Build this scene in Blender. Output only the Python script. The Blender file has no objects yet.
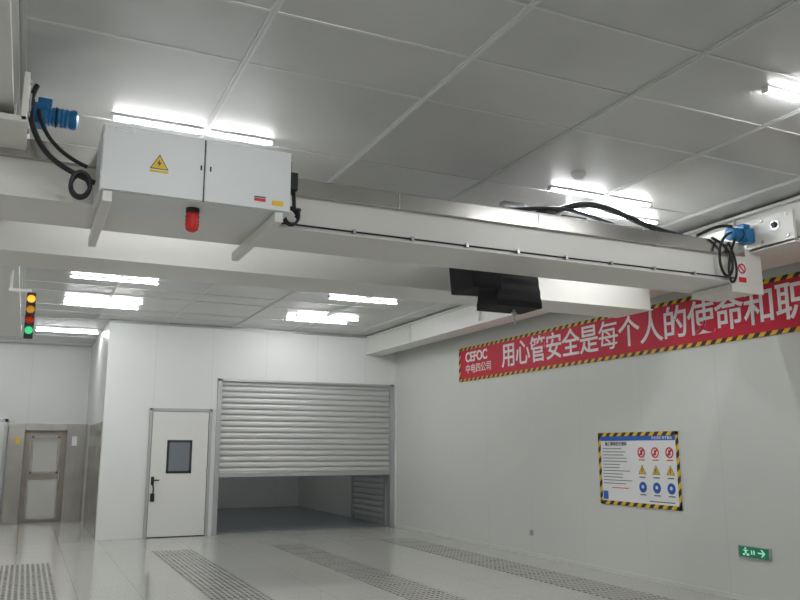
import bpy, math, random, bmesh
from mathutils import Vector, Matrix
random.seed(3)
D=bpy.data; C=bpy.context; SC=C.scene
SC.view_settings.view_transform='Standard'
SC.view_settings.look='None'

# ---------------------------------------------------------------- materials
def mat(name,col,rough=.5,metal=0,emit=None,estr=0,spec=.5,noise=0,nscale=8):
    m=D.materials.new(name); m.use_nodes=True
    nt=m.node_tree; b=nt.nodes['Principled BSDF']
    b.inputs['Base Color'].default_value=(*col,1)
    b.inputs['Roughness'].default_value=rough
    b.inputs['Metallic'].default_value=metal
    b.inputs['Specular IOR Level'].default_value=spec
    if emit:
        b.inputs['Emission Color'].default_value=(*emit,1)
        b.inputs['Emission Strength'].default_value=estr
    if noise:
        tc=nt.nodes.new('ShaderNodeTexCoord'); n=nt.nodes.new('ShaderNodeTexNoise')
        n.inputs['Scale'].default_value=nscale; n.inputs['Detail'].default_value=4
        nt.links.new(tc.outputs['Object'],n.inputs['Vector'])
        mx=nt.nodes.new('ShaderNodeMix'); mx.data_type='RGBA'
        mx.inputs[6].default_value=(*[c*(1-noise) for c in col],1)
        mx.inputs[7].default_value=(*[min(1,c*(1+noise)) for c in col],1)
        nt.links.new(n.outputs['Fac'],mx.inputs[0]); nt.links.new(mx.outputs[2],b.inputs['Base Color'])
    return m
def M(nt,op,a,b=None,c=None):
    n=nt.nodes.new('ShaderNodeMath'); n.operation=op
    for i,v in enumerate((a,b,c)):
        if v is None: continue
        if isinstance(v,(int,float)): n.inputs[i].default_value=v
        else: nt.links.new(v,n.inputs[i])
    return n.outputs[0]
def mixcol(nt,fac,c1,c2):
    mx=nt.nodes.new('ShaderNodeMix'); mx.data_type='RGBA'
    nt.links.new(fac,mx.inputs[0])
    for i,c in ((6,c1),(7,c2)):
        if isinstance(c,tuple): mx.inputs[i].default_value=(*c,1)
        else: nt.links.new(c,mx.inputs[i])
    return mx.outputs[2]
def seam_mat(name,col,axis,period,off,width,rough=.35,dark=.72):
    m=mat(name,col,rough); nt=m.node_tree; b=nt.nodes['Principled BSDF']
    geo=nt.nodes.new('ShaderNodeNewGeometry'); s=nt.nodes.new('ShaderNodeSeparateXYZ')
    nt.links.new(geo.outputs['Position'],s.inputs[0])
    v=M(nt,'SUBTRACT',s.outputs[axis],off)
    f=M(nt,'FLOORED_MODULO',v,period)
    l=M(nt,'LESS_THAN',f,width)
    n=nt.nodes.new('ShaderNodeTexNoise'); n.inputs['Scale'].default_value=.7; n.inputs['Detail'].default_value=3
    nt.links.new(geo.outputs['Position'],n.inputs['Vector'])
    base=mixcol(nt,n.outputs['Fac'],tuple(c*.97 for c in col),tuple(min(1,c*1.03) for c in col))
    o=mixcol(nt,l,base,tuple(c*dark for c in col))
    nt.links.new(o,b.inputs['Base Color'])
    return m
def stripe_mat(name,c1,c2,ax1,ax2,period):
    m=mat(name,c1,.5); nt=m.node_tree; b=nt.nodes['Principled BSDF']
    geo=nt.nodes.new('ShaderNodeNewGeometry'); s=nt.nodes.new('ShaderNodeSeparateXYZ')
    nt.links.new(geo.outputs['Position'],s.inputs[0])
    v=M(nt,'ADD',s.outputs[ax1],s.outputs[ax2])
    f=M(nt,'FLOORED_MODULO',v,period)
    l=M(nt,'LESS_THAN',f,period*.5)
    nt.links.new(mixcol(nt,l,c1,c2),b.inputs['Base Color'])
    return m

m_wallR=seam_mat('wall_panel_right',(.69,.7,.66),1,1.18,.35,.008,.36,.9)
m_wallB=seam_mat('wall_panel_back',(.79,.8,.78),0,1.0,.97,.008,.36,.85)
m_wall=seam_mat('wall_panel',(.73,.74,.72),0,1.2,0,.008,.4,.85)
m_crane=mat('crane_paint',(.8,.785,.74),.36,noise=.02,nscale=3)
m_crane2=mat('runway_paint',(.77,.765,.73),.42)
m_cab=mat('cabinet_paint',(.765,.78,.785),.4)
m_steel=mat('stainless',(.52,.5,.47),.25,1,noise=.25,nscale=2.5)
m_steel2=mat('stainless_warm',(.3,.275,.24),.28,1,noise=.2,nscale=5)
m_steel3=mat('stainless_panel',(.42,.4,.37),.2,1,noise=.25,nscale=3)
m_galv=mat('galvanised',(.5,.51,.52),.38,.7,noise=.06,nscale=4)
m_shut=mat('shutter_slat',(.58,.58,.57),.5,.35)
m_dark=mat('dark_gap',(.03,.03,.03),.6)
m_black=mat('black_rubber',(.012,.012,.013),.5)
m_fab=mat('black_fabric',(.012,.012,.014),.8,noise=.3,nscale=20)
m_blue=mat('blue_motor',(.01,.15,.36),.38)
m_red=mat('banner_red',(.6,.012,.045),.6,noise=.04,nscale=2)
m_white=mat('white_print',(.85,.85,.85),.6)
m_redp=mat('red_print',(.7,.02,.02),.5)
m_yel=mat('yellow_print',(.85,.55,.02),.5)
m_bluep=mat('blue_print',(.02,.12,.5),.5)
m_ink=mat('ink',(.08,.08,.09),.6)
m_beacon=mat('beacon_red',(.55,.01,.012),.2,emit=(1,.03,.02),estr=.04)
m_hatch=stripe_mat('hazard_tape',(.8,.5,.02),(.02,.02,.02),1,2,.14)
m_grid=mat('ceiling_tbar',(.7,.71,.7),.32,.2)
m_door=mat('door_paint',(.76,.76,.735),.4)
m_frame=mat('door_frame',(.5,.51,.51),.3,.5)
m_glass=mat('window_glass',(.2,.22,.24),.12)
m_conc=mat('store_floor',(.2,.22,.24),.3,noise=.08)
m_green=mat('exit_green',(.02,.17,.1),.4,emit=(.1,1,.5),estr=.04)
m_exitw=mat('exit_white',(.5,.85,.65),.4,emit=(.4,1,.7),estr=.35)
m_tube=mat('lamp_diffuser',(1,1,1),.4,emit=(.965,.985,1),estr=98)
m_sgG=mat('signal_green',(.03,.35,.15),.3,emit=(.1,1,.4),estr=.6)
m_sgR=mat('signal_red',(.4,.02,.02),.3,emit=(1,.08,.02),estr=.2)
m_sgY=mat('signal_amber',(.6,.35,.02),.3,emit=(1,.5,.05),estr=1.2)
m_sgY2=mat('signal_amber_dim',(.6,.35,.02),.3,emit=(1,.4,.05),estr=.35)

m_ceil=mat('ceiling_panel',(.6,.61,.61),.3,.1)
nt=m_ceil.node_tree; b=nt.nodes['Principled BSDF']
geo=nt.nodes.new('ShaderNodeNewGeometry'); n=nt.nodes.new('ShaderNodeTexNoise'); n.inputs['Scale'].default_value=1.3; n.inputs['Detail'].default_value=5
nt.links.new(geo.outputs['Position'],n.inputs['Vector'])
nt.links.new(mixcol(nt,n.outputs['Fac'],(.5,.505,.495),(.7,.705,.69)),b.inputs['Base Color'])
m_floor=mat('floor_tile',(.55,.56,.53),.07,spec=.75)
nt=m_floor.node_tree; b=nt.nodes['Principled BSDF']
geo=nt.nodes.new('ShaderNodeNewGeometry'); s=nt.nodes.new('ShaderNodeSeparateXYZ'); nt.links.new(geo.outputs['Position'],s.inputs[0])
fx=M(nt,'FLOORED_MODULO',M(nt,'SUBTRACT',s.outputs[0],0.0),.6); fy=M(nt,'FLOORED_MODULO',s.outputs[1],.6)
ln=M(nt,'MAXIMUM',M(nt,'LESS_THAN',fx,.008),M(nt,'LESS_THAN',fy,.008))
n=nt.nodes.new('ShaderNodeTexNoise'); n.inputs['Scale'].default_value=60; n.inputs['Detail'].default_value=3
nt.links.new(geo.outputs['Position'],n.inputs['Vector'])
cr=nt.nodes.new('ShaderNodeValToRGB'); cr.color_ramp.elements[0].position=.4; cr.color_ramp.elements[1].position=.6
nt.links.new(n.outputs['Fac'],cr.inputs[0])
base=mixcol(nt,cr.outputs[0],(.46,.455,.42),(.62,.62,.575))
nt.links.new(mixcol(nt,ln,base,(.42,.41,.38)),b.inputs['Base Color'])
m_perf=mat('perforated_tile',(.4,.4,.38),.22)
nt=m_perf.node_tree; b=nt.nodes['Principled BSDF']
geo=nt.nodes.new('ShaderNodeNewGeometry'); s=nt.nodes.new('ShaderNodeSeparateXYZ'); nt.links.new(geo.outputs['Position'],s.inputs[0])
gx=M(nt,'SUBTRACT',M(nt,'FLOORED_MODULO',s.outputs[0],.06),.03); gy=M(nt,'SUBTRACT',M(nt,'FLOORED_MODULO',s.outputs[1],.1),.05)
d=M(nt,'SQRT',M(nt,'ADD',M(nt,'MULTIPLY',gx,gx),M(nt,'MULTIPLY',M(nt,'MULTIPLY',gy,gy),.33)))
nt.links.new(mixcol(nt,M(nt,'LESS_THAN',d,.021),(.48,.48,.45),(.11,.105,.095)),b.inputs['Base Color'])

# ---------------------------------------------------------------- geometry helpers
def link(o,parent=None):
    SC.collection.objects.link(o)
    if parent is not None:
        o.parent=parent; o.matrix_parent_inverse=Matrix.Translation(-parent.location)
    return o
def empty(name,loc):
    e=D.objects.new(name,None); e.location=loc; e.empty_display_size=.2; SC.collection.objects.link(e); return e
def mesh(name,verts,faces,m,parent=None,bevel=0,smooth=False):
    vs=[Vector(v) for v in verts]
    lo=Vector([min(v[i] for v in vs) for i in range(3)]); hi=Vector([max(v[i] for v in vs) for i in range(3)])
    c=(lo+hi)/2
    me=D.meshes.new(name); me.from_pydata([v-c for v in vs],[],faces); me.update()
    bm=bmesh.new(); bm.from_mesh(me); bmesh.ops.recalc_face_normals(bm,faces=bm.faces); bm.to_mesh(me); bm.free()
    me.materials.append(m)
    if smooth:
        for p in me.polygons: p.use_smooth=True
    o=D.objects.new(name,me); o.location=c
    link(o,parent)
    if bevel:
        md=o.modifiers.new('bevel','BEVEL'); md.width=bevel; md.segments=2; md.limit_method='ANGLE'
    return o
BF=[(0,1,2,3),(7,6,5,4),(0,4,5,1),(1,5,6,2),(2,6,7,3),(3,7,4,0)]
def bv(a,b):
    x0,y0,z0=a;x1,y1,z1=b
    return [(x0,y0,z0),(x1,y0,z0),(x1,y1,z0),(x0,y1,z0),(x0,y0,z1),(x1,y0,z1),(x1,y1,z1),(x0,y1,z1)]
def box(name,a,b,m,parent=None,bevel=0):
    return mesh(name,bv(a,b),BF,m,parent,bevel)
def boxes(name,L,m,parent=None,bevel=0):
    V=[];F=[]
    for a,b in L:
        k=len(V); V+=bv(a,b); F+=[tuple(i+k for i in f) for f in BF]
    return mesh(name,V,F,m,parent,bevel)
def lathe(name,p0,axis,prof,m,parent=None,n=24,smooth=True):
    ax=Vector(axis).normalized(); u=ax.orthogonal().normalized(); w=ax.cross(u); p0=Vector(p0)
    V=[];F=[]
    for t,r in prof:
        for i in range(n):
            a=2*math.pi*i/n; V.append(p0+ax*t+(u*math.cos(a)+w*math.sin(a))*r)
    for j in range(len(prof)-1):
        for i in range(n):
            F.append((j*n+i,j*n+(i+1)%n,(j+1)*n+(i+1)%n,(j+1)*n+i))
    F.append(tuple(range(n))); F.append(tuple((len(prof)-1)*n+i for i in range(n)))
    o=mesh(name,V,F,m,parent)
    if smooth:
        for p in o.data.polygons:
            if len(p.vertices)==4: p.use_smooth=True
        md=o.modifiers.new('es','EDGE_SPLIT'); md.split_angle=math.radians(40)
    return o
def cyl(name,p0,p1,r,m,parent=None,n=20):
    v=Vector(p1)-Vector(p0); return lathe(name,p0,v,[(0,r),(v.length,r)],m,parent,n)
def cable(name,pts,r,m,parent=None):
    cu=D.curves.new(name,'CURVE'); cu.dimensions='3D'; cu.bevel_depth=r; cu.bevel_resolution=3; cu.resolution_u=8; cu.use_fill_caps=True
    sp=cu.splines.new('NURBS'); sp.points.add(len(pts)-1)
    c=Vector(pts[0])
    for p,q in zip(sp.points,pts): p.co=(*(Vector(q)-c),1)
    sp.use_endpoint_u=True; sp.order_u=4
    cu.materials.append(m)
    o=D.objects.new(name,cu); o.location=c; return link(o,parent)
def text(name,body,loc,size,m,rot,parent=None,off=0,ax='LEFT',ext=.002,ay='CENTER'):
    cu=D.curves.new(name,'FONT'); cu.body=body; cu.size=size; cu.offset=off; cu.extrude=ext; cu.align_x=ax; cu.align_y=ay
    cu.materials.append(m); o=D.objects.new(name,cu); o.location=loc; o.rotation_euler=rot; return link(o,parent)
RW=(math.radians(90),0,math.radians(-90))
def disc(name,c,nrm,r,t,m,parent,n=32):
    c=Vector(c); nv=Vector(nrm).normalized(); return cyl(name,c,c+nv*t,r,m,parent,n)
def ring(name,c,nrm,r0,r1,t,m,parent,n=40):
    ax=Vector(nrm).normalized(); u=ax.orthogonal().normalized(); w=ax.cross(u); c=Vector(c); V=[];F=[]
    for i in range(n):
        a=2*math.pi*i/n; dd=u*math.cos(a)+w*math.sin(a)
        V+=[c+dd*r0,c+dd*r1,c+dd*r1+ax*t,c+dd*r0+ax*t]
    for i in range(n):
        j=(i+1)%n
        for k in range(4):
            F.append((i*4+k,i*4+(k+1)%4,j*4+(k+1)%4,j*4+k))
    return mesh(name,V,F,m,parent)
def prism(name,poly,ext,m,parent,bevel=0):
    n=len(poly); e=Vector(ext); V=[Vector(p) for p in poly]+[Vector(p)+e for p in poly]
    F=[tuple(range(n)),tuple(range(2*n-1,n-1,-1))]+[(i,(i+1)%n,(i+1)%n+n,i+n) for i in range(n)]
    return mesh(name,V,F,m,parent,bevel)

# ---------------------------------------------------------------- constants
XR=6.63; YB=14.45; H=3.7; XL=-3.0; YF=-3.0; YE=18.7; YS=20.6; XB=1.17
# ---------------------------------------------------------------- shell
box('floor',(XL,YF,-.1),(XR,YS,0),m_floor)
box('ceiling',(XL,YF,H),(XR,YS,H+.1),m_ceil)
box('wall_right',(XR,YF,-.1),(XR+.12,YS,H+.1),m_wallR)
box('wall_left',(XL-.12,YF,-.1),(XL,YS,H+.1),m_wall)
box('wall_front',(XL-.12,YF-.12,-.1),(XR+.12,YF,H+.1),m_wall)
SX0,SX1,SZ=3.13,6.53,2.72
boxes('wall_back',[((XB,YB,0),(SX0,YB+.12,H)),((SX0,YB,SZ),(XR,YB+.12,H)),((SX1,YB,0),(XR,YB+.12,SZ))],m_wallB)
box('wall_partition',(XB,YB+.12,0),(XB+.12,YE,H),m_wall)
box('wall_corridor_end',(XL,YE,0),(XB+.12,YE+.12,H),m_wall)
box('wall_store_left',(2.7,YB+.12,0),(2.8,YS,H),m_wall)
box('wall_store_back',(XL,YS,-.1),(XR+.12,YS+.12,H+.1),m_wall)
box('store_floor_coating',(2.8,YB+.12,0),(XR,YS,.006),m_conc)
box('baseboard_right',(XR-.012,YF,0),(XR,YB,.05),m_wallR)
boxes('baseboard_back',[((XB,YB-.012,0),(1.88,YB,.05)),((3.0,YB-.012,0),(SX0-.06,YB,.05))],m_wallB)
box('trim_1',(XR-.03,YB-.03,0),(XR,YB,H),m_wallB)
box('trim_2',(XB,YB-.02,H-.05),(XR,YB,H),m_frame)
xs=[.98+1.163*i for i in range(-3,5)]
ys=[-2.4,-1.2,0,.62,1.84,2.44,3.04,3.64,4.24,5.44,6.04,7.24,7.84,9.04,9.64,10.24,11.44,12.04,13.24,13.84]
L=[]
for x in xs:
    L.append(((x-.019,YF,H-.012),(x+.019,YB,H)))
    L.append(((x-.005,YF,H-.02),(x+.005,YB,H-.012)))
boxes('trim_3',L,m_grid)
boxes('trim_4',[((XL,y-.009,H-.006),(XR,y+.009,H)) for y in ys],m_grid)
boxes('trim_5',[((XL,y-.014,H-.008),(XB,y+.014,H)) for y in (14.6,15.8,17,18.2)],m_grid)

# ---------------------------------------------------------------- perforated floor tiles
def strip(x0,x1,y1,y0):
    L=[];y=y1
    while y>y0:
        L.append(((x0,y-.56,.0),(x1,y,.004))); y-=.6
    boxes('perforated_floor_strip',L,m_perf)
strip(-.16,.41,11.9,-2.4)
strip(1.82,2.38,12.6,-2.4)
strip(3.6,4.16,12.6,-2.4)
strip(5.48,6.04,12.6,-2.4)

# ---------------------------------------------------------------- ceiling lights
def lamp(x0,x1,y):
    e=empty('fluorescent_ceiling_light',((x0+x1)/2,y,H-.04))
    box('housing',(x0,y-.024,H-.018),(x1,y+.024,H),m_white,e,.003)
    a,b=x0+.02,x1-.02
    prism('diffuser',[(a,y-.017,H-.0185),(a,y-.012,H-.03),(a,y+.012,H-.03),(a,y+.017,H-.0185)],(b-a,0,0),m_tube,e)
    box('cap_1',(x0,y-.022,H-.034),(x0+.019,y+.022,H-.018),m_white,e)
    box('cap_2',(x1-.019,y-.022,H-.034),(x1,y+.022,H-.018),m_white,e)
for y in (-2.2,.4,5.33,8.0,10.85,13.0):  # the row behind the camera is unseen, added as fill light
    for x0 in (.35,3.88):
        lamp(x0,x0+1.12,y)
for x0,y in ((4.35,5.75),(.35,12.5),(3.95,12.6),(3.98,3.2),(4.0,2.94),(.35,2.9),(-2.2,5.3),(-2.2,2.9),(-2.2,.4),(-2.2,8),(-2.2,-2.2),(-2.2,10.6),(-2.2,13),(-1.6,17),(.0,16.2),(4.3,17.5)):  # column along the left wall: unseen lamps added to brighten the room
    lamp(x0,x0+1.12,y)

e=empty('smoke_detector',(3.98,5.1,H-.03))
lathe('body',(3.9,4.95,H),(0,0,-1),[(0,.06),(.02,.06),(.035,.045),(.05,.03)],m_white,e)

# ---------------------------------------------------------------- runway beams
def runway(x0,x1):
    e=empty('crane_runway_beam',((x0+x1)/2,5.5,3.5))
    box('top_flange',(x0,YF,H-.05),(x1,YB,H-.021),m_crane2,e)
    box('web',(x0+.05,YF,3.36),(x1-.05,YB,H-.05),m_crane2,e)
    box('bottom_flange',(x0-.0,YF,3.32),(x1+.0,YB,3.36),m_crane2,e)
    L=[]
    y=.5
    while y<YB-.3:
        L.append(((x0+.015,y,3.36),(x1-.015,y+.012,H-.05))); y+=2.4
    boxes('stiffeners',L,m_crane2,e)
    return e
runway(5.98,6.34)
runway(-.6,-.2)

# ---------------------------------------------------------------- bridge crane
cr=empty('bridge_crane',(3.1,6,3.1))
def girder(nm,y0,y1,z0,z1,x0,x1):
    box(nm,(x0,y0,z0),(x1,y1,z1),m_crane,cr,.006)
    box(nm+'_lower_rib',(x0,y0-.03,z0),(x1,y0,z0+.012),m_crane,cr)
G0,G1=-.72,5.93
girder('front_girder',5.0,5.56,2.95,3.22,G0,G1)
girder('rear_girder',6.45,7.0,2.95,3.22,G0,5.97)
box('rail_cover_front',(G0+.25,4.955,3.19),(5.72,5.06,3.305),m_steel,cr,.003)
boxes('rail_cover_joints',[((x,4.952,3.188),(x+.006,5.0,3.307)) for x in (2.3,3.5,4.7)],m_galv,cr)
box('rail_front',(G0+.2,5.15,3.22),(5.7,5.3,3.27),m_galv,cr)
box('rail_rear',(G0+.2,6.6,3.22),(5.7,6.75,3.27),m_galv,cr)
cable('edge_conduit',[(1.3,4.965,2.98),(3,4.965,2.975),(5,4.965,2.98),(5.6,4.965,2.98)],.007,m_black,cr)
boxes('conduit_clips',[((1.5+.45*i,4.955,2.965),(1.52+.45*i,5.0,2.995)) for i in range(9)],m_galv,cr)
box('end_plate_right',(5.55,4.975,2.86),(5.94,4.998,3.27),m_crane,cr,.004)
boxes('end_bracket_right',[((5.6,5.0,2.88),(5.93,5.5,2.945))],m_crane,cr,.004)
for nm,xa,xb,s in (('right',5.8,6.5,1),('left',-.76,-.13,-1)):
    boxes('end_truck_'+nm,[((xa,4.5,3.24),(xa+.03,7.5,3.52)),((xb-.03,4.5,3.24),(xb,7.5,3.52)),((xa,4.5,3.23),(xb,7.5,3.265))],m_crane,cr,.004)
    xi = xa if s>0 else xb
    for k,y in enumerate((4.68,7.3)):
        cyl('axle_%s_%d'%(nm,k+1),(xi-.03*s,y,3.42),(xi,y,3.42),.022,m_dark,cr)
        ring('axle_ring_%s_%d'%(nm,k+1),(xi-.002*s,y,3.42),(-s,0,0),.03,.05,.01,m_galv,cr)
    L=[((xi-.012,y-.012,z-.012),(xi+.012,y+.012,z+.012)) for y in (4.56,4.82,5.0,5.2) for z in (3.3,3.49)]
    boxes('bolts_'+nm,L,m_galv,cr)
boxes('trolley_frame',[((3.2,5.1,3.3),(4.75,5.2,3.37)),((3.2,6.6,3.3),(4.75,6.7,3.37)),((3.25,5.2,3.3),(3.35,6.6,3.37)),((4.6,5.2,3.3),(4.7,6.6,3.37)),((3.85,5.2,3.3),(3.95,6.6,3.37))],m_galv,cr,.005)
for k,(x,y) in enumerate(((3.35,5.22),(4.6,5.22),(3.35,6.68),(4.6,6.68))):
    cyl('trolley_wheel_%d'%(k+1),(x,y-.03,3.33),(x,y+.03,3.33),.06,m_galv,cr)
lathe('trolley_motor',(3.35,5.25,3.43),(1,0,0),[(0,.04),(.02,.05),(.2,.05),(.22,.035),(.3,.035)],m_galv,cr)
boxes('trolley_box',[((3.75,5.2,3.37),(3.85,5.4,3.47)),((4.0,5.3,3.37),(4.25,5.5,3.46))],m_dark,cr,.008)
cable('festoon_cable',[(3.85,5.3,3.44),(4.05,5.15,3.55),(4.4,5.12,3.5),(4.7,5.12,3.4),(5.1,5.12,3.34),(5.6,5.12,3.32)],.026,m_black,cr)
cable('festoon_cable_2',[(3.3,5.2,3.38),(3.6,5.2,3.42),(3.9,5.2,3.5),(4.3,5.2,3.42),(4.8,5.2,3.34),(5.5,5.2,3.33)],.016,m_black,cr)
box('support_arm_1',(.28,4.5,2.845),(.33,5.62,2.905),m_crane,cr,.003)
box('support_arm_2',(1.26,4.5,2.845),(1.31,5.62,2.905),m_crane,cr,.003)
box('placard',(5.62,4.965,2.93),(5.73,4.975,3.14),m_white,cr)
ring('placard_ring',(5.675,4.965,3.075),(0,-1,0),.033,.047,.003,m_redp,cr)
prism('placard_bar',[(5.642,4.962,3.1),(5.652,4.962,3.11),(5.708,4.962,3.05),(5.698,4.962,3.04)],(0,.004,0),m_redp,cr)
box('placard_text',(5.63,4.962,2.95),(5.72,4.966,2.995),m_redp,cr)
cable('drop_cable_right_1',[(5.6,4.93,3.4),(5.4,4.91,3.36),(5.32,4.91,3.1),(5.42,4.91,2.93),(5.54,4.91,3.05),(5.48,4.91,3.25),(5.3,4.93,3.31)],.012,m_black,cr)
cable('drop_cable_right_2',[(5.62,4.93,3.38),(5.5,4.91,3.25),(5.42,4.91,2.95),(5.52,4.91,2.88),(5.58,4.91,3.1),(5.5,4.93,3.28)],.011,m_black,cr)
cable('drop_cable_right_3',[(5.55,4.93,3.44),(5.36,4.91,3.44),(5.25,4.93,3.36),(5.15,4.95,3.315)],.014,m_black,cr)
cable('drop_cable_left_1',[(-.1,4.85,3.6),(-.15,4.8,3.45),(-.08,4.78,3.2),(.06,4.75,3.08),(.25,4.75,3.02)],.016,m_black,cr)
cable('drop_cable_left_2',[(-.08,4.85,3.45),(-.05,4.8,3.28),(.05,4.75,3.16),(.2,4.72,3.1)],.012,m_black,cr)
pts=[(.17+.055*math.cos(a*.7),4.72-.004*a,2.97+.075*math.sin(a*.7)) for a in range(24)]
cable('cable_coil_left',pts,.012,m_black,cr)
pts=[(1.42+.05*math.cos(a*.7),4.72-.003*a,2.95+.06*math.sin(a*.7)) for a in range(20)]
cable('cable_coil_right',pts,.009,m_black,cr)
cable('cable_tail_right',[(1.45,4.7,2.95),(1.55,4.75,3.08),(1.5,4.9,3.02),(1.4,4.94,3.1)],.007,m_black,cr)

def gearmotor(x,y,z,s):
    e=empty('travel_gear_motor',(x,y,z))
    lathe('gearbox',(x,y,z),(s,0,0),[(0,.055),(.04,.065),(.09,.065),(.1,.05)],m_blue,e)
    box('gearbox_body',(min(x,x+.09*s),y-.06,z-.07),(max(x,x+.09*s),y+.06,z+.06),m_blue,e,.012)
    lathe('motor',(x+.09*s,y,z),(s,0,0),[(0,.05),(.01,.06)]+[(.02+.012*i,.06 if i%2 else .053) for i in range(9)]+[(.14,.062),(.16,.058),(.17,.03)],m_blue,e)
    box('terminal_box',(min(x+.03*s,x+.11*s),y-.04,z+.05),(max(x+.03*s,x+.11*s),y+.04,z+.1),m_blue,e,.006)
    cyl('label',(x+.132*s,y,z),(x+.14*s,y,z),.0625,m_black,e)
gearmotor(-.12,4.95,3.46,1)
gearmotor(5.79,4.95,3.38,-1)

# ---------------------------------------------------------------- control cabinet
cb=empty('electrical_control_cabinet',(.8,4.7,3.1))
X0,X1,XM,Y0,Z0,Z1=.26,1.36,.83,4.5,2.91,3.3
box('body',(X0,Y0+.02,Z0),(X1,4.94,Z1),m_cab,cb,.006)
box('seam',(XM-.008,Y0+.012,Z0+.006),(XM+.008,Y0+.0205,Z1-.006),m_dark,cb)
box('door_left',(X0+.005,Y0,Z0+.005),(XM-.004,Y0+.02,Z1-.005),m_cab,cb,.004)
box('door_right',(XM+.004,Y0,Z0+.005),(X1-.005,Y0+.02,Z1-.005),m_cab,cb,.004)
box('side_cover',(X1,Y0+.06,Z0+.02),(X1+.012,4.93,Z1-.02),m_cab,cb,.003)
T=[(.52,3.07),(.625,3.07),(.5725,3.16)]
prism('warning_triangle',[(x,Y0-.002,z) for x,z in T],(0,.003,0),m_ink,cb)
c=Vector((.5725,Y0-.0035,3.1))
prism('warning_triangle_yellow',[c+(Vector((x,Y0-.0035,z))-c)*.84 for x,z in T],(0,.003,0),m_yel,cb)
prism('warning_bolt',[(x-.018,Y0-.006,z-.027) for x,z in ((.592,3.155),(.578,3.128),(.588,3.128),(.584,3.108),(.602,3.136),(.592,3.136))],(0,.003,0),m_ink,cb)
box('warning_label',(.52,Y0-.002,3.05),(.625,Y0,3.063),m_yel,cb)
for x in (.805,.86):
    box('latch',(x,Y0-.006,3.1),(x+.009,Y0,3.13),m_dark,cb,.002)
box('label_1',(1.13,Y0-.002,2.96),(1.2,Y0,2.978),m_redp,cb)
box('label_2',(1.24,Y0-.002,2.945),(1.31,Y0,2.975),m_yel,cb)
box('label_3',(1.13,Y0-.002,2.982),(1.2,Y0,2.99),m_ink,cb)
box('nameplate',(.32,Y0-.002,3.265),(.42,Y0,3.28),m_galv,cb)
for i,z in enumerate((3.0,3.22)):
    cyl('hinge_%d'%i,(X0+.002,Y0+.006,z-.02),(X0+.002,Y0+.006,z+.02),.007,m_galv,cb)
rc=empty('radio_receiver',(1.42,4.7,3.2))
box('body',(1.385,4.62,3.1),(1.44,4.72,3.22),m_black,rc,.008)
cyl('antenna_1',(1.40,4.66,3.22),(1.40,4.66,3.3),.006,m_black,rc)
cyl('antenna_2',(1.43,4.68,3.1),(1.43,4.66,2.99),.012,m_black,rc)

bc=empty('warning_beacon',(.8,4.66,2.85))
cyl('mount',(.8,4.66,2.88),(.8,4.66,2.91),.04,m_black,bc)
lathe('lens',(.8,4.66,2.88),(0,0,-1),[(0,.036)]+[(.01+.012*i,.042 if i%2 else .038) for i in range(7)]+[(.1,.036),(.112,.02)],m_beacon,bc)

# ---------------------------------------------------------------- hoist
ho=empty('electric_chain_hoist',(3.75,6,3))
box('suspension',(3.4,5.8,3.2),(4.15,6.2,3.295),m_galv,ho,.008)
prism('chain_bag',[(3.33,5.72,3.22),(3.68,5.72,3.22),(3.64,5.72,2.86),(3.36,5.72,2.85)],(0,.42,0),m_fab,ho,.015)
N=5;V=[];F=[]
prof=[]
for i in range(N*2+1):
    t=i/(N*2); z=3.22-t*.5
    w=.19+.045*t+(.004 if i%2 else 0)
    prof.append((z,w))
for z,w in prof:
    cx=3.84
    V+=[(cx-w,5.93-w*.75,z),(cx+w,5.93-w*.75,z),(cx+w,5.93+w*.75,z),(cx-w,5.93+w*.75,z)]
for j in range(len(prof)-1):
    for i in range(4): F.append((j*4+i,j*4+(i+1)%4,(j+1)*4+(i+1)%4,(j+1)*4+i))
F.append((0,1,2,3)); F.append(tuple(len(V)-4+i for i in range(4)))
mesh('bellows_bag',V,F,m_fab,ho,.004)
cyl('chain',(3.87,5.9,2.68),(3.87,5.9,2.73),.012,m_galv,ho)
box('hook_block',(3.85,5.88,2.66),(3.89,5.92,2.7),m_galv,ho,.008)
cable('hook',[(3.87,5.9,2.66),(3.87,5.9,2.63),(3.89,5.9,2.61),(3.885,5.9,2.585),(3.86,5.9,2.58),(3.845,5.9,2.6)],.007,m_galv,ho)

# ---------------------------------------------------------------- banner
bn=empty('safety_banner',(XR-.01,8,2.9))
BY0,BY1,BZ0,BZ1=3.7,11.82,2.60,3.17
box('cloth',(XR-.012,BY0,BZ0),(XR-.004,BY1,BZ1),m_red,bn)
tw=.045
boxes('hazard_border',[((XR-.016,BY0,BZ0),(XR-.012,BY1,BZ0+tw)),((XR-.016,BY0,BZ1-tw),(XR-.012,BY1,BZ1)),((XR-.016,BY0,BZ0),(XR-.012,BY0+tw,BZ1)),((XR-.016,BY1-tw,BZ0),(XR-.012,BY1,BZ1))],m_hatch,bn)
for i,ch in enumerate('用心管安全是每个人的使命和职责'):
    text('char_%d'%(i+1),ch,(XR-.014,10.27-.388*i,2.885),.4,m_white,RW,bn,.0045 if ch!='每' else .001,'CENTER')
text('logo_latin','CEFOC',(XR-.014,11.6,2.99),.22,m_white,RW,bn,.006,'LEFT')
text('logo_cn','中电四公司',(XR-.014,11.6,2.79),.165,m_white,RW,bn,.0,'LEFT')

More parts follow.
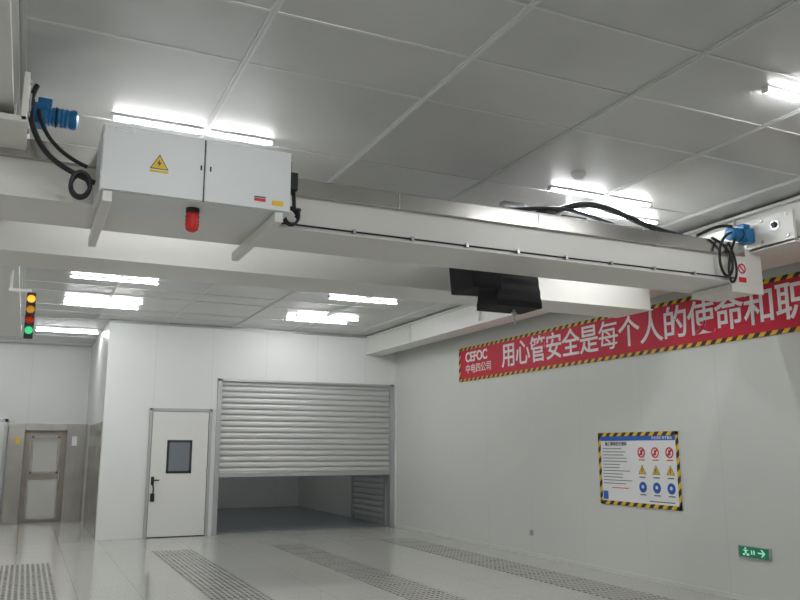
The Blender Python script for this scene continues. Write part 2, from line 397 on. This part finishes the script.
# ---------------------------------------------------------------- notice board
nb=empty('safety_notice_board',(XR-.01,7.53,1.25))
a0,a1,c0,c1=6.84,8.23,.82,1.69
box('backing',(XR-.012,a0,c0),(XR-.004,a1,c1),m_white,nb)
w=.045
boxes('hazard_border',[((XR-.016,a0,c0),(XR-.012,a1,c0+w)),((XR-.016,a0,c1-w),(XR-.012,a1,c1)),((XR-.016,a0,c0),(XR-.012,a0+w,c1)),((XR-.016,a1-w,c0),(XR-.012,a1,c1))],m_hatch,nb)
box('header',(XR-.015,a0+w,c1-w-.055),(XR-.012,a1-w,c1-w),m_bluep,nb)
text('header_text','安全责任 重于泰山',(XR-.016,7.1,c1-w-.028),.04,m_white,RW,nb,0,'CENTER')
text('title','施工现场安全须知',(XR-.014,7.9,1.55),.05,m_ink,RW,nb,0,'CENTER')
L=[];z=1.49
for i in range(12):
    ln=random.uniform(.3,.52); L.append(((XR-.014,8.15-ln,z),(XR-.012,8.15,z+.008))); z-=.038
boxes('text_lines',L,m_ink,nb)
box('blue_block',(XR-.014,8.08,.88),(XR-.012,8.17,.98),m_bluep,nb)
box('red_line',(XR-.014,7.7,1.02),(XR-.012,8.0,1.03),m_redp,nb)
box('footer',(XR-.014,6.95,.89),(XR-.012,7.35,.9),m_ink,nb)
for r,z in enumerate((1.45,1.25,1.05)):
    for k,y in enumerate((7.45,7.22,6.99)):
        P=(XR-.0125,y,z)
        if r==0:
            ring('prohibition_ring_%d'%k,P,(-1,0,0),.045,.062,.003,m_redp,nb)
            prism('prohibition_bar_%d'%k,[(XR-.013,y-.045,z+.03),(XR-.013,y-.03,z+.045),(XR-.013,y+.045,z-.03),(XR-.013,y+.03,z-.045)],(-.003,0,0),m_redp,nb)
            box('prohibition_icon_%d'%k,(XR-.015,y-.015,z-.03),(XR-.0125,y+.015,z+.03),m_ink,nb)
        elif r==1:
            prism('warn_edge_%d'%k,[(XR-.0125,y-.065,z-.05),(XR-.0125,y+.065,z-.05),(XR-.0125,y,z+.06)],(-.002,0,0),m_ink,nb)
            prism('warn_%d'%k,[(XR-.0145,y-.055,z-.044),(XR-.0145,y+.055,z-.044),(XR-.0145,y,z+.05)],(-.002,0,0),m_yel,nb)
            box('warn_icon_%d'%k,(XR-.018,y-.008,z-.03),(XR-.016,y+.008,z+.02),m_ink,nb)
        else:
            disc('mandatory_%d'%k,P,(-1,0,0),.062,.003,m_bluep,nb)
            disc('mandatory_icon_%d'%k,(XR-.0155,y,z+.005),(-1,0,0),.02,.002,m_white,nb)
        box('caption_%d_%d'%(r,k),(XR-.014,y-.05,z-.092),(XR-.012,y+.05,z-.08),m_redp if r==0 else m_ink,nb)

ex=empty('emergency_exit_sign',(XR-.01,5.9,.485))
box('case',(XR-.022,5.72,.425),(XR-.001,6.11,.545),m_galv,ex,.004)
box('face',(XR-.025,5.735,.435),(XR-.022,6.095,.535),m_green,ex)
text('arrow','→',(XR-.027,5.82,.485),.11,m_exitw,RW,ex,.002,'CENTER')
boxes('running_figure',[((XR-.027,6.0,.47),(XR-.025,6.02,.505)),((XR-.027,5.97,.45),(XR-.025,6.0,.47)),((XR-.027,6.02,.45),(XR-.025,6.045,.468)),((XR-.027,5.98,.495),(XR-.025,6.04,.503)),((XR-.027,6.003,.51),(XR-.025,6.02,.525))],m_exitw,ex)
boxes('sign_text',[((XR-.027,5.9+.03*i,.465),(XR-.025,5.915+.03*i,.505)) for i in range(2)],m_exitw,ex)
ou=empty('wall_outlet',(XR-.01,9.8,.32))
box('plate',(XR-.012,9.76,.28),(XR,9.84,.36),m_galv,ou,.004)
boxes('sockets',[((XR-.014,9.78,.3),(XR-.012,9.785,.32)),((XR-.014,9.81,.3),(XR-.012,9.815,.32)),((XR-.014,9.795,.335),(XR-.012,9.8,.345))],m_dark,ou)

# ---------------------------------------------------------------- door_1
d1=empty('door_1',(2.44,YB-.03,1.1))
dx0,dx1,dz=1.92,3.0,2.19
boxes('frame',[((dx0,YB-.04,0),(dx0+.05,YB,dz)),((dx1-.05,YB-.04,0),(dx1,YB,dz)),((dx0,YB-.04,dz-.05),(dx1,YB,dz))],m_frame,d1,.004)
box('leaf',(dx0+.058,YB-.03,.015),(dx1-.058,YB,dz-.058),m_door,d1,.003)
boxes('gap',[((dx0+.05,YB-.02,.0),(dx1-.05,YB-.002,dz-.05))],m_dark,d1)
boxes('window_frame',[((2.24,YB-.038,1.07),(2.28,YB-.03,1.64)),((2.63,YB-.038,1.07),(2.67,YB-.03,1.64)),((2.24,YB-.038,1.07),(2.67,YB-.03,1.11)),((2.24,YB-.038,1.6),(2.67,YB-.03,1.64))],m_dark,d1)
box('window_glass',(2.28,YB-.034,1.11),(2.63,YB-.03,1.6),m_glass,d1)
box('lock_plate',(2.0,YB-.045,.88),(2.05,YB-.03,1.02),m_black,d1,.004)
cyl('lever',(2.03,YB-.08,.96),(2.13,YB-.08,.96),.012,m_black,d1)
cyl('lever_stub',(2.03,YB-.08,.96),(2.03,YB-.04,.96),.014,m_black,d1)
box('padlock',(2.0,YB-.06,.6),(2.07,YB-.03,.74),m_black,d1,.01)
cable('padlock_chain',[(2.03,YB-.05,.88),(2.06,YB-.05,.8),(2.035,YB-.05,.72)],.012,m_black,d1)
for i,z in enumerate((.3,1.1,1.9)):
    cyl('hinge_%d'%i,(2.94,YB-.045,z-.05),(2.94,YB-.045,z+.05),.012,m_galv,d1)

# ---------------------------------------------------------------- roller shutter
rs=empty('roller_shutter_door',((SX0+SX1)/2,YB,1.4))
def slats(name,x0,x1,z0,z1,y,m,parent,h=.115,axis='x'):
    V=[];F=[];z=z1
    pr=[(0,0),(.12,-.012),(.35,-.02),(.65,-.02),(.86,-.01),(.93,.012)]
    rows=[]
    while z>z0+.001:
        for t,dy in pr:
            zz=z-t*h
            if zz<z0: break
            rows.append((zz,y+dy))
        z-=h
    for zz,yy in rows:
        if axis=='x': V+=[(x0,yy,zz),(x1,yy,zz)]
        else: V+=[(yy,x0,zz),(yy,x1,zz)]
    for i in range(len(rows)-1): F.append((2*i,2*i+1,2*i+3,2*i+2))
    return mesh(name,V,F,m,parent)
slats('curtain',SX0,SX1,1.06,SZ,YB+.05,m_shut,rs,.105)
box('bottom_bar',(SX0+.02,YB+.02,.99),(SX1-.02,YB+.08,1.07),m_galv,rs,.005)
boxes('guide_rails',[((SX0-.05,YB-.03,0),(SX0+.03,YB+.1,SZ+.03)),((SX1-.03,YB-.03,0),(SX1+.05,YB+.1,SZ+.03))],m_galv,rs,.003)
box('lintel',(SX0-.05,YB-.03,SZ-.02),(SX1+.05,YB+.0,SZ+.02),m_frame,rs,.003)
r2=empty('roller_shutter_door',(XR-.05,15.8,1.3))
slats('curtain',14.9,16.6,.05,2.5,XR-.03,m_shut,r2,.115,'y')
boxes('guide_rails',[((XR-.06,14.84,0.006),(XR,14.92,2.55)),((XR-.06,16.58,0.006),(XR,16.66,2.55))],m_galv,r2)

# ---------------------------------------------------------------- corridor
as_=empty('air_shower',(.5,YE-.2,1))
yf=YE-.5
boxes('stainless_surround',[((-.32,yf,0),(-.02,YE,2.0)),((.78,yf,0),(XB-.005,YE,2.0)),((-.02,yf,1.86),(.78,YE,2.0))],m_steel3,as_,.004)
box('recess_panel',(-.02,yf+.3,.0),(.78,yf+.34,1.86),m_steel2,as_)
box('door_leaf',(.06,yf+.25,.02),(.72,yf+.3,1.82),m_steel2,as_,.004)
boxes('door_window_frame',[((.12,yf+.24,.98),(.16,yf+.25,1.75)),((.62,yf+.24,.98),(.66,yf+.25,1.75)),((.12,yf+.24,.98),(.66,yf+.25,1.02)),((.12,yf+.24,1.71),(.66,yf+.25,1.75))],m_steel3,as_)
box('door_window',(.16,yf+.243,1.02),(.62,yf+.25,1.71),mat('frosted_glass',(.6,.59,.55),.25),as_)
box('kick_plate',(.12,yf+.24,.08),(.66,yf+.25,.85),mat('kick_plate_steel',(.6,.59,.56),.25,.7),as_)
box('door_handle',(.675,yf+.2,.85),(.7,yf+.25,1.15),m_steel,as_,.005)
box('control_panel',(.88,yf-.02,1.55),(.98,yf,1.75),m_cab,as_,.004)
box('status_label',(-.2,yf-.004,1.6),(-.1,yf,1.7),m_yel,as_)
t6=box('trim_6',(XB-.012,14.6,0),(XB,17.4,1.95),m_steel3)
box('notice_plate',(XB-.016,15.0,1.35),(XB-.012,15.5,1.75),m_steel,t6)
d2=empty('door_2',(-.65,YE,1))
boxes('frame',[((-1.4,YE-.04,0),(-1.34,YE,2.1)),((-.42,YE-.04,0),(-.36,YE,2.1)),((-1.4,YE-.04,2.04),(-.36,YE,2.1))],m_frame,d2)
box('leaf',(-1.34,YE-.03,.01),(-.42,YE,2.04),m_door,d2)
box('handle',(-.55,YE-.07,.95),(-.48,YE-.03,1.1),m_black,d2,.005)

# ---------------------------------------------------------------- traffic signal
sx=-.06
ts=empty('crane_signal_light',(sx,9,2.9))
cyl('hanger',(sx-.2,9,3.32),(sx-.2,9,3.12),.015,m_crane2,ts)
box('hanger_arm',(sx-.22,8.98,3.1),(sx,9.02,3.13),m_crane2,ts)
box('housing',(sx-.045,8.97,2.62),(sx+.045,9.07,3.1),m_dark,ts,.012)
for i,(z,mm) in enumerate(((3.03,m_sgY),(2.92,m_sgY2),(2.81,m_sgR),(2.7,m_sgG))):
    lathe('lens_%d'%(i+1),(sx,8.97,z),(0,-1,0),[(0,.04),(.01,.037),(.02,.025),(.024,.01)],mm,ts)
    V=[];F=[];n=14
    for k in range(n+1):
        a=math.pi*k/n; V+=[(sx+.044*math.cos(a),8.97,z+.044*math.sin(a)),(sx+.044*math.cos(a),8.91,z+.044*math.sin(a))]
    for k in range(n): F.append((2*k,2*k+1,2*k+3,2*k+2))
    mesh('visor_%d'%(i+1),V,F,m_black,ts)

# ---------------------------------------------------------------- world, camera
w=D.worlds.new('World'); SC.world=w; w.use_nodes=True
w.node_tree.nodes['Background'].inputs[0].default_value=(.6,.62,.65,1); w.node_tree.nodes['Background'].inputs[1].default_value=.3
cam=D.cameras.new('camera'); co=D.objects.new('camera',cam); SC.collection.objects.link(co)
co.location=(0,0,1.5); co.rotation_euler=(math.radians(90+10.6),0,math.radians(-24.96))
cam.sensor_width=36; cam.lens=35.64; cam.clip_start=.05
SC.camera=co
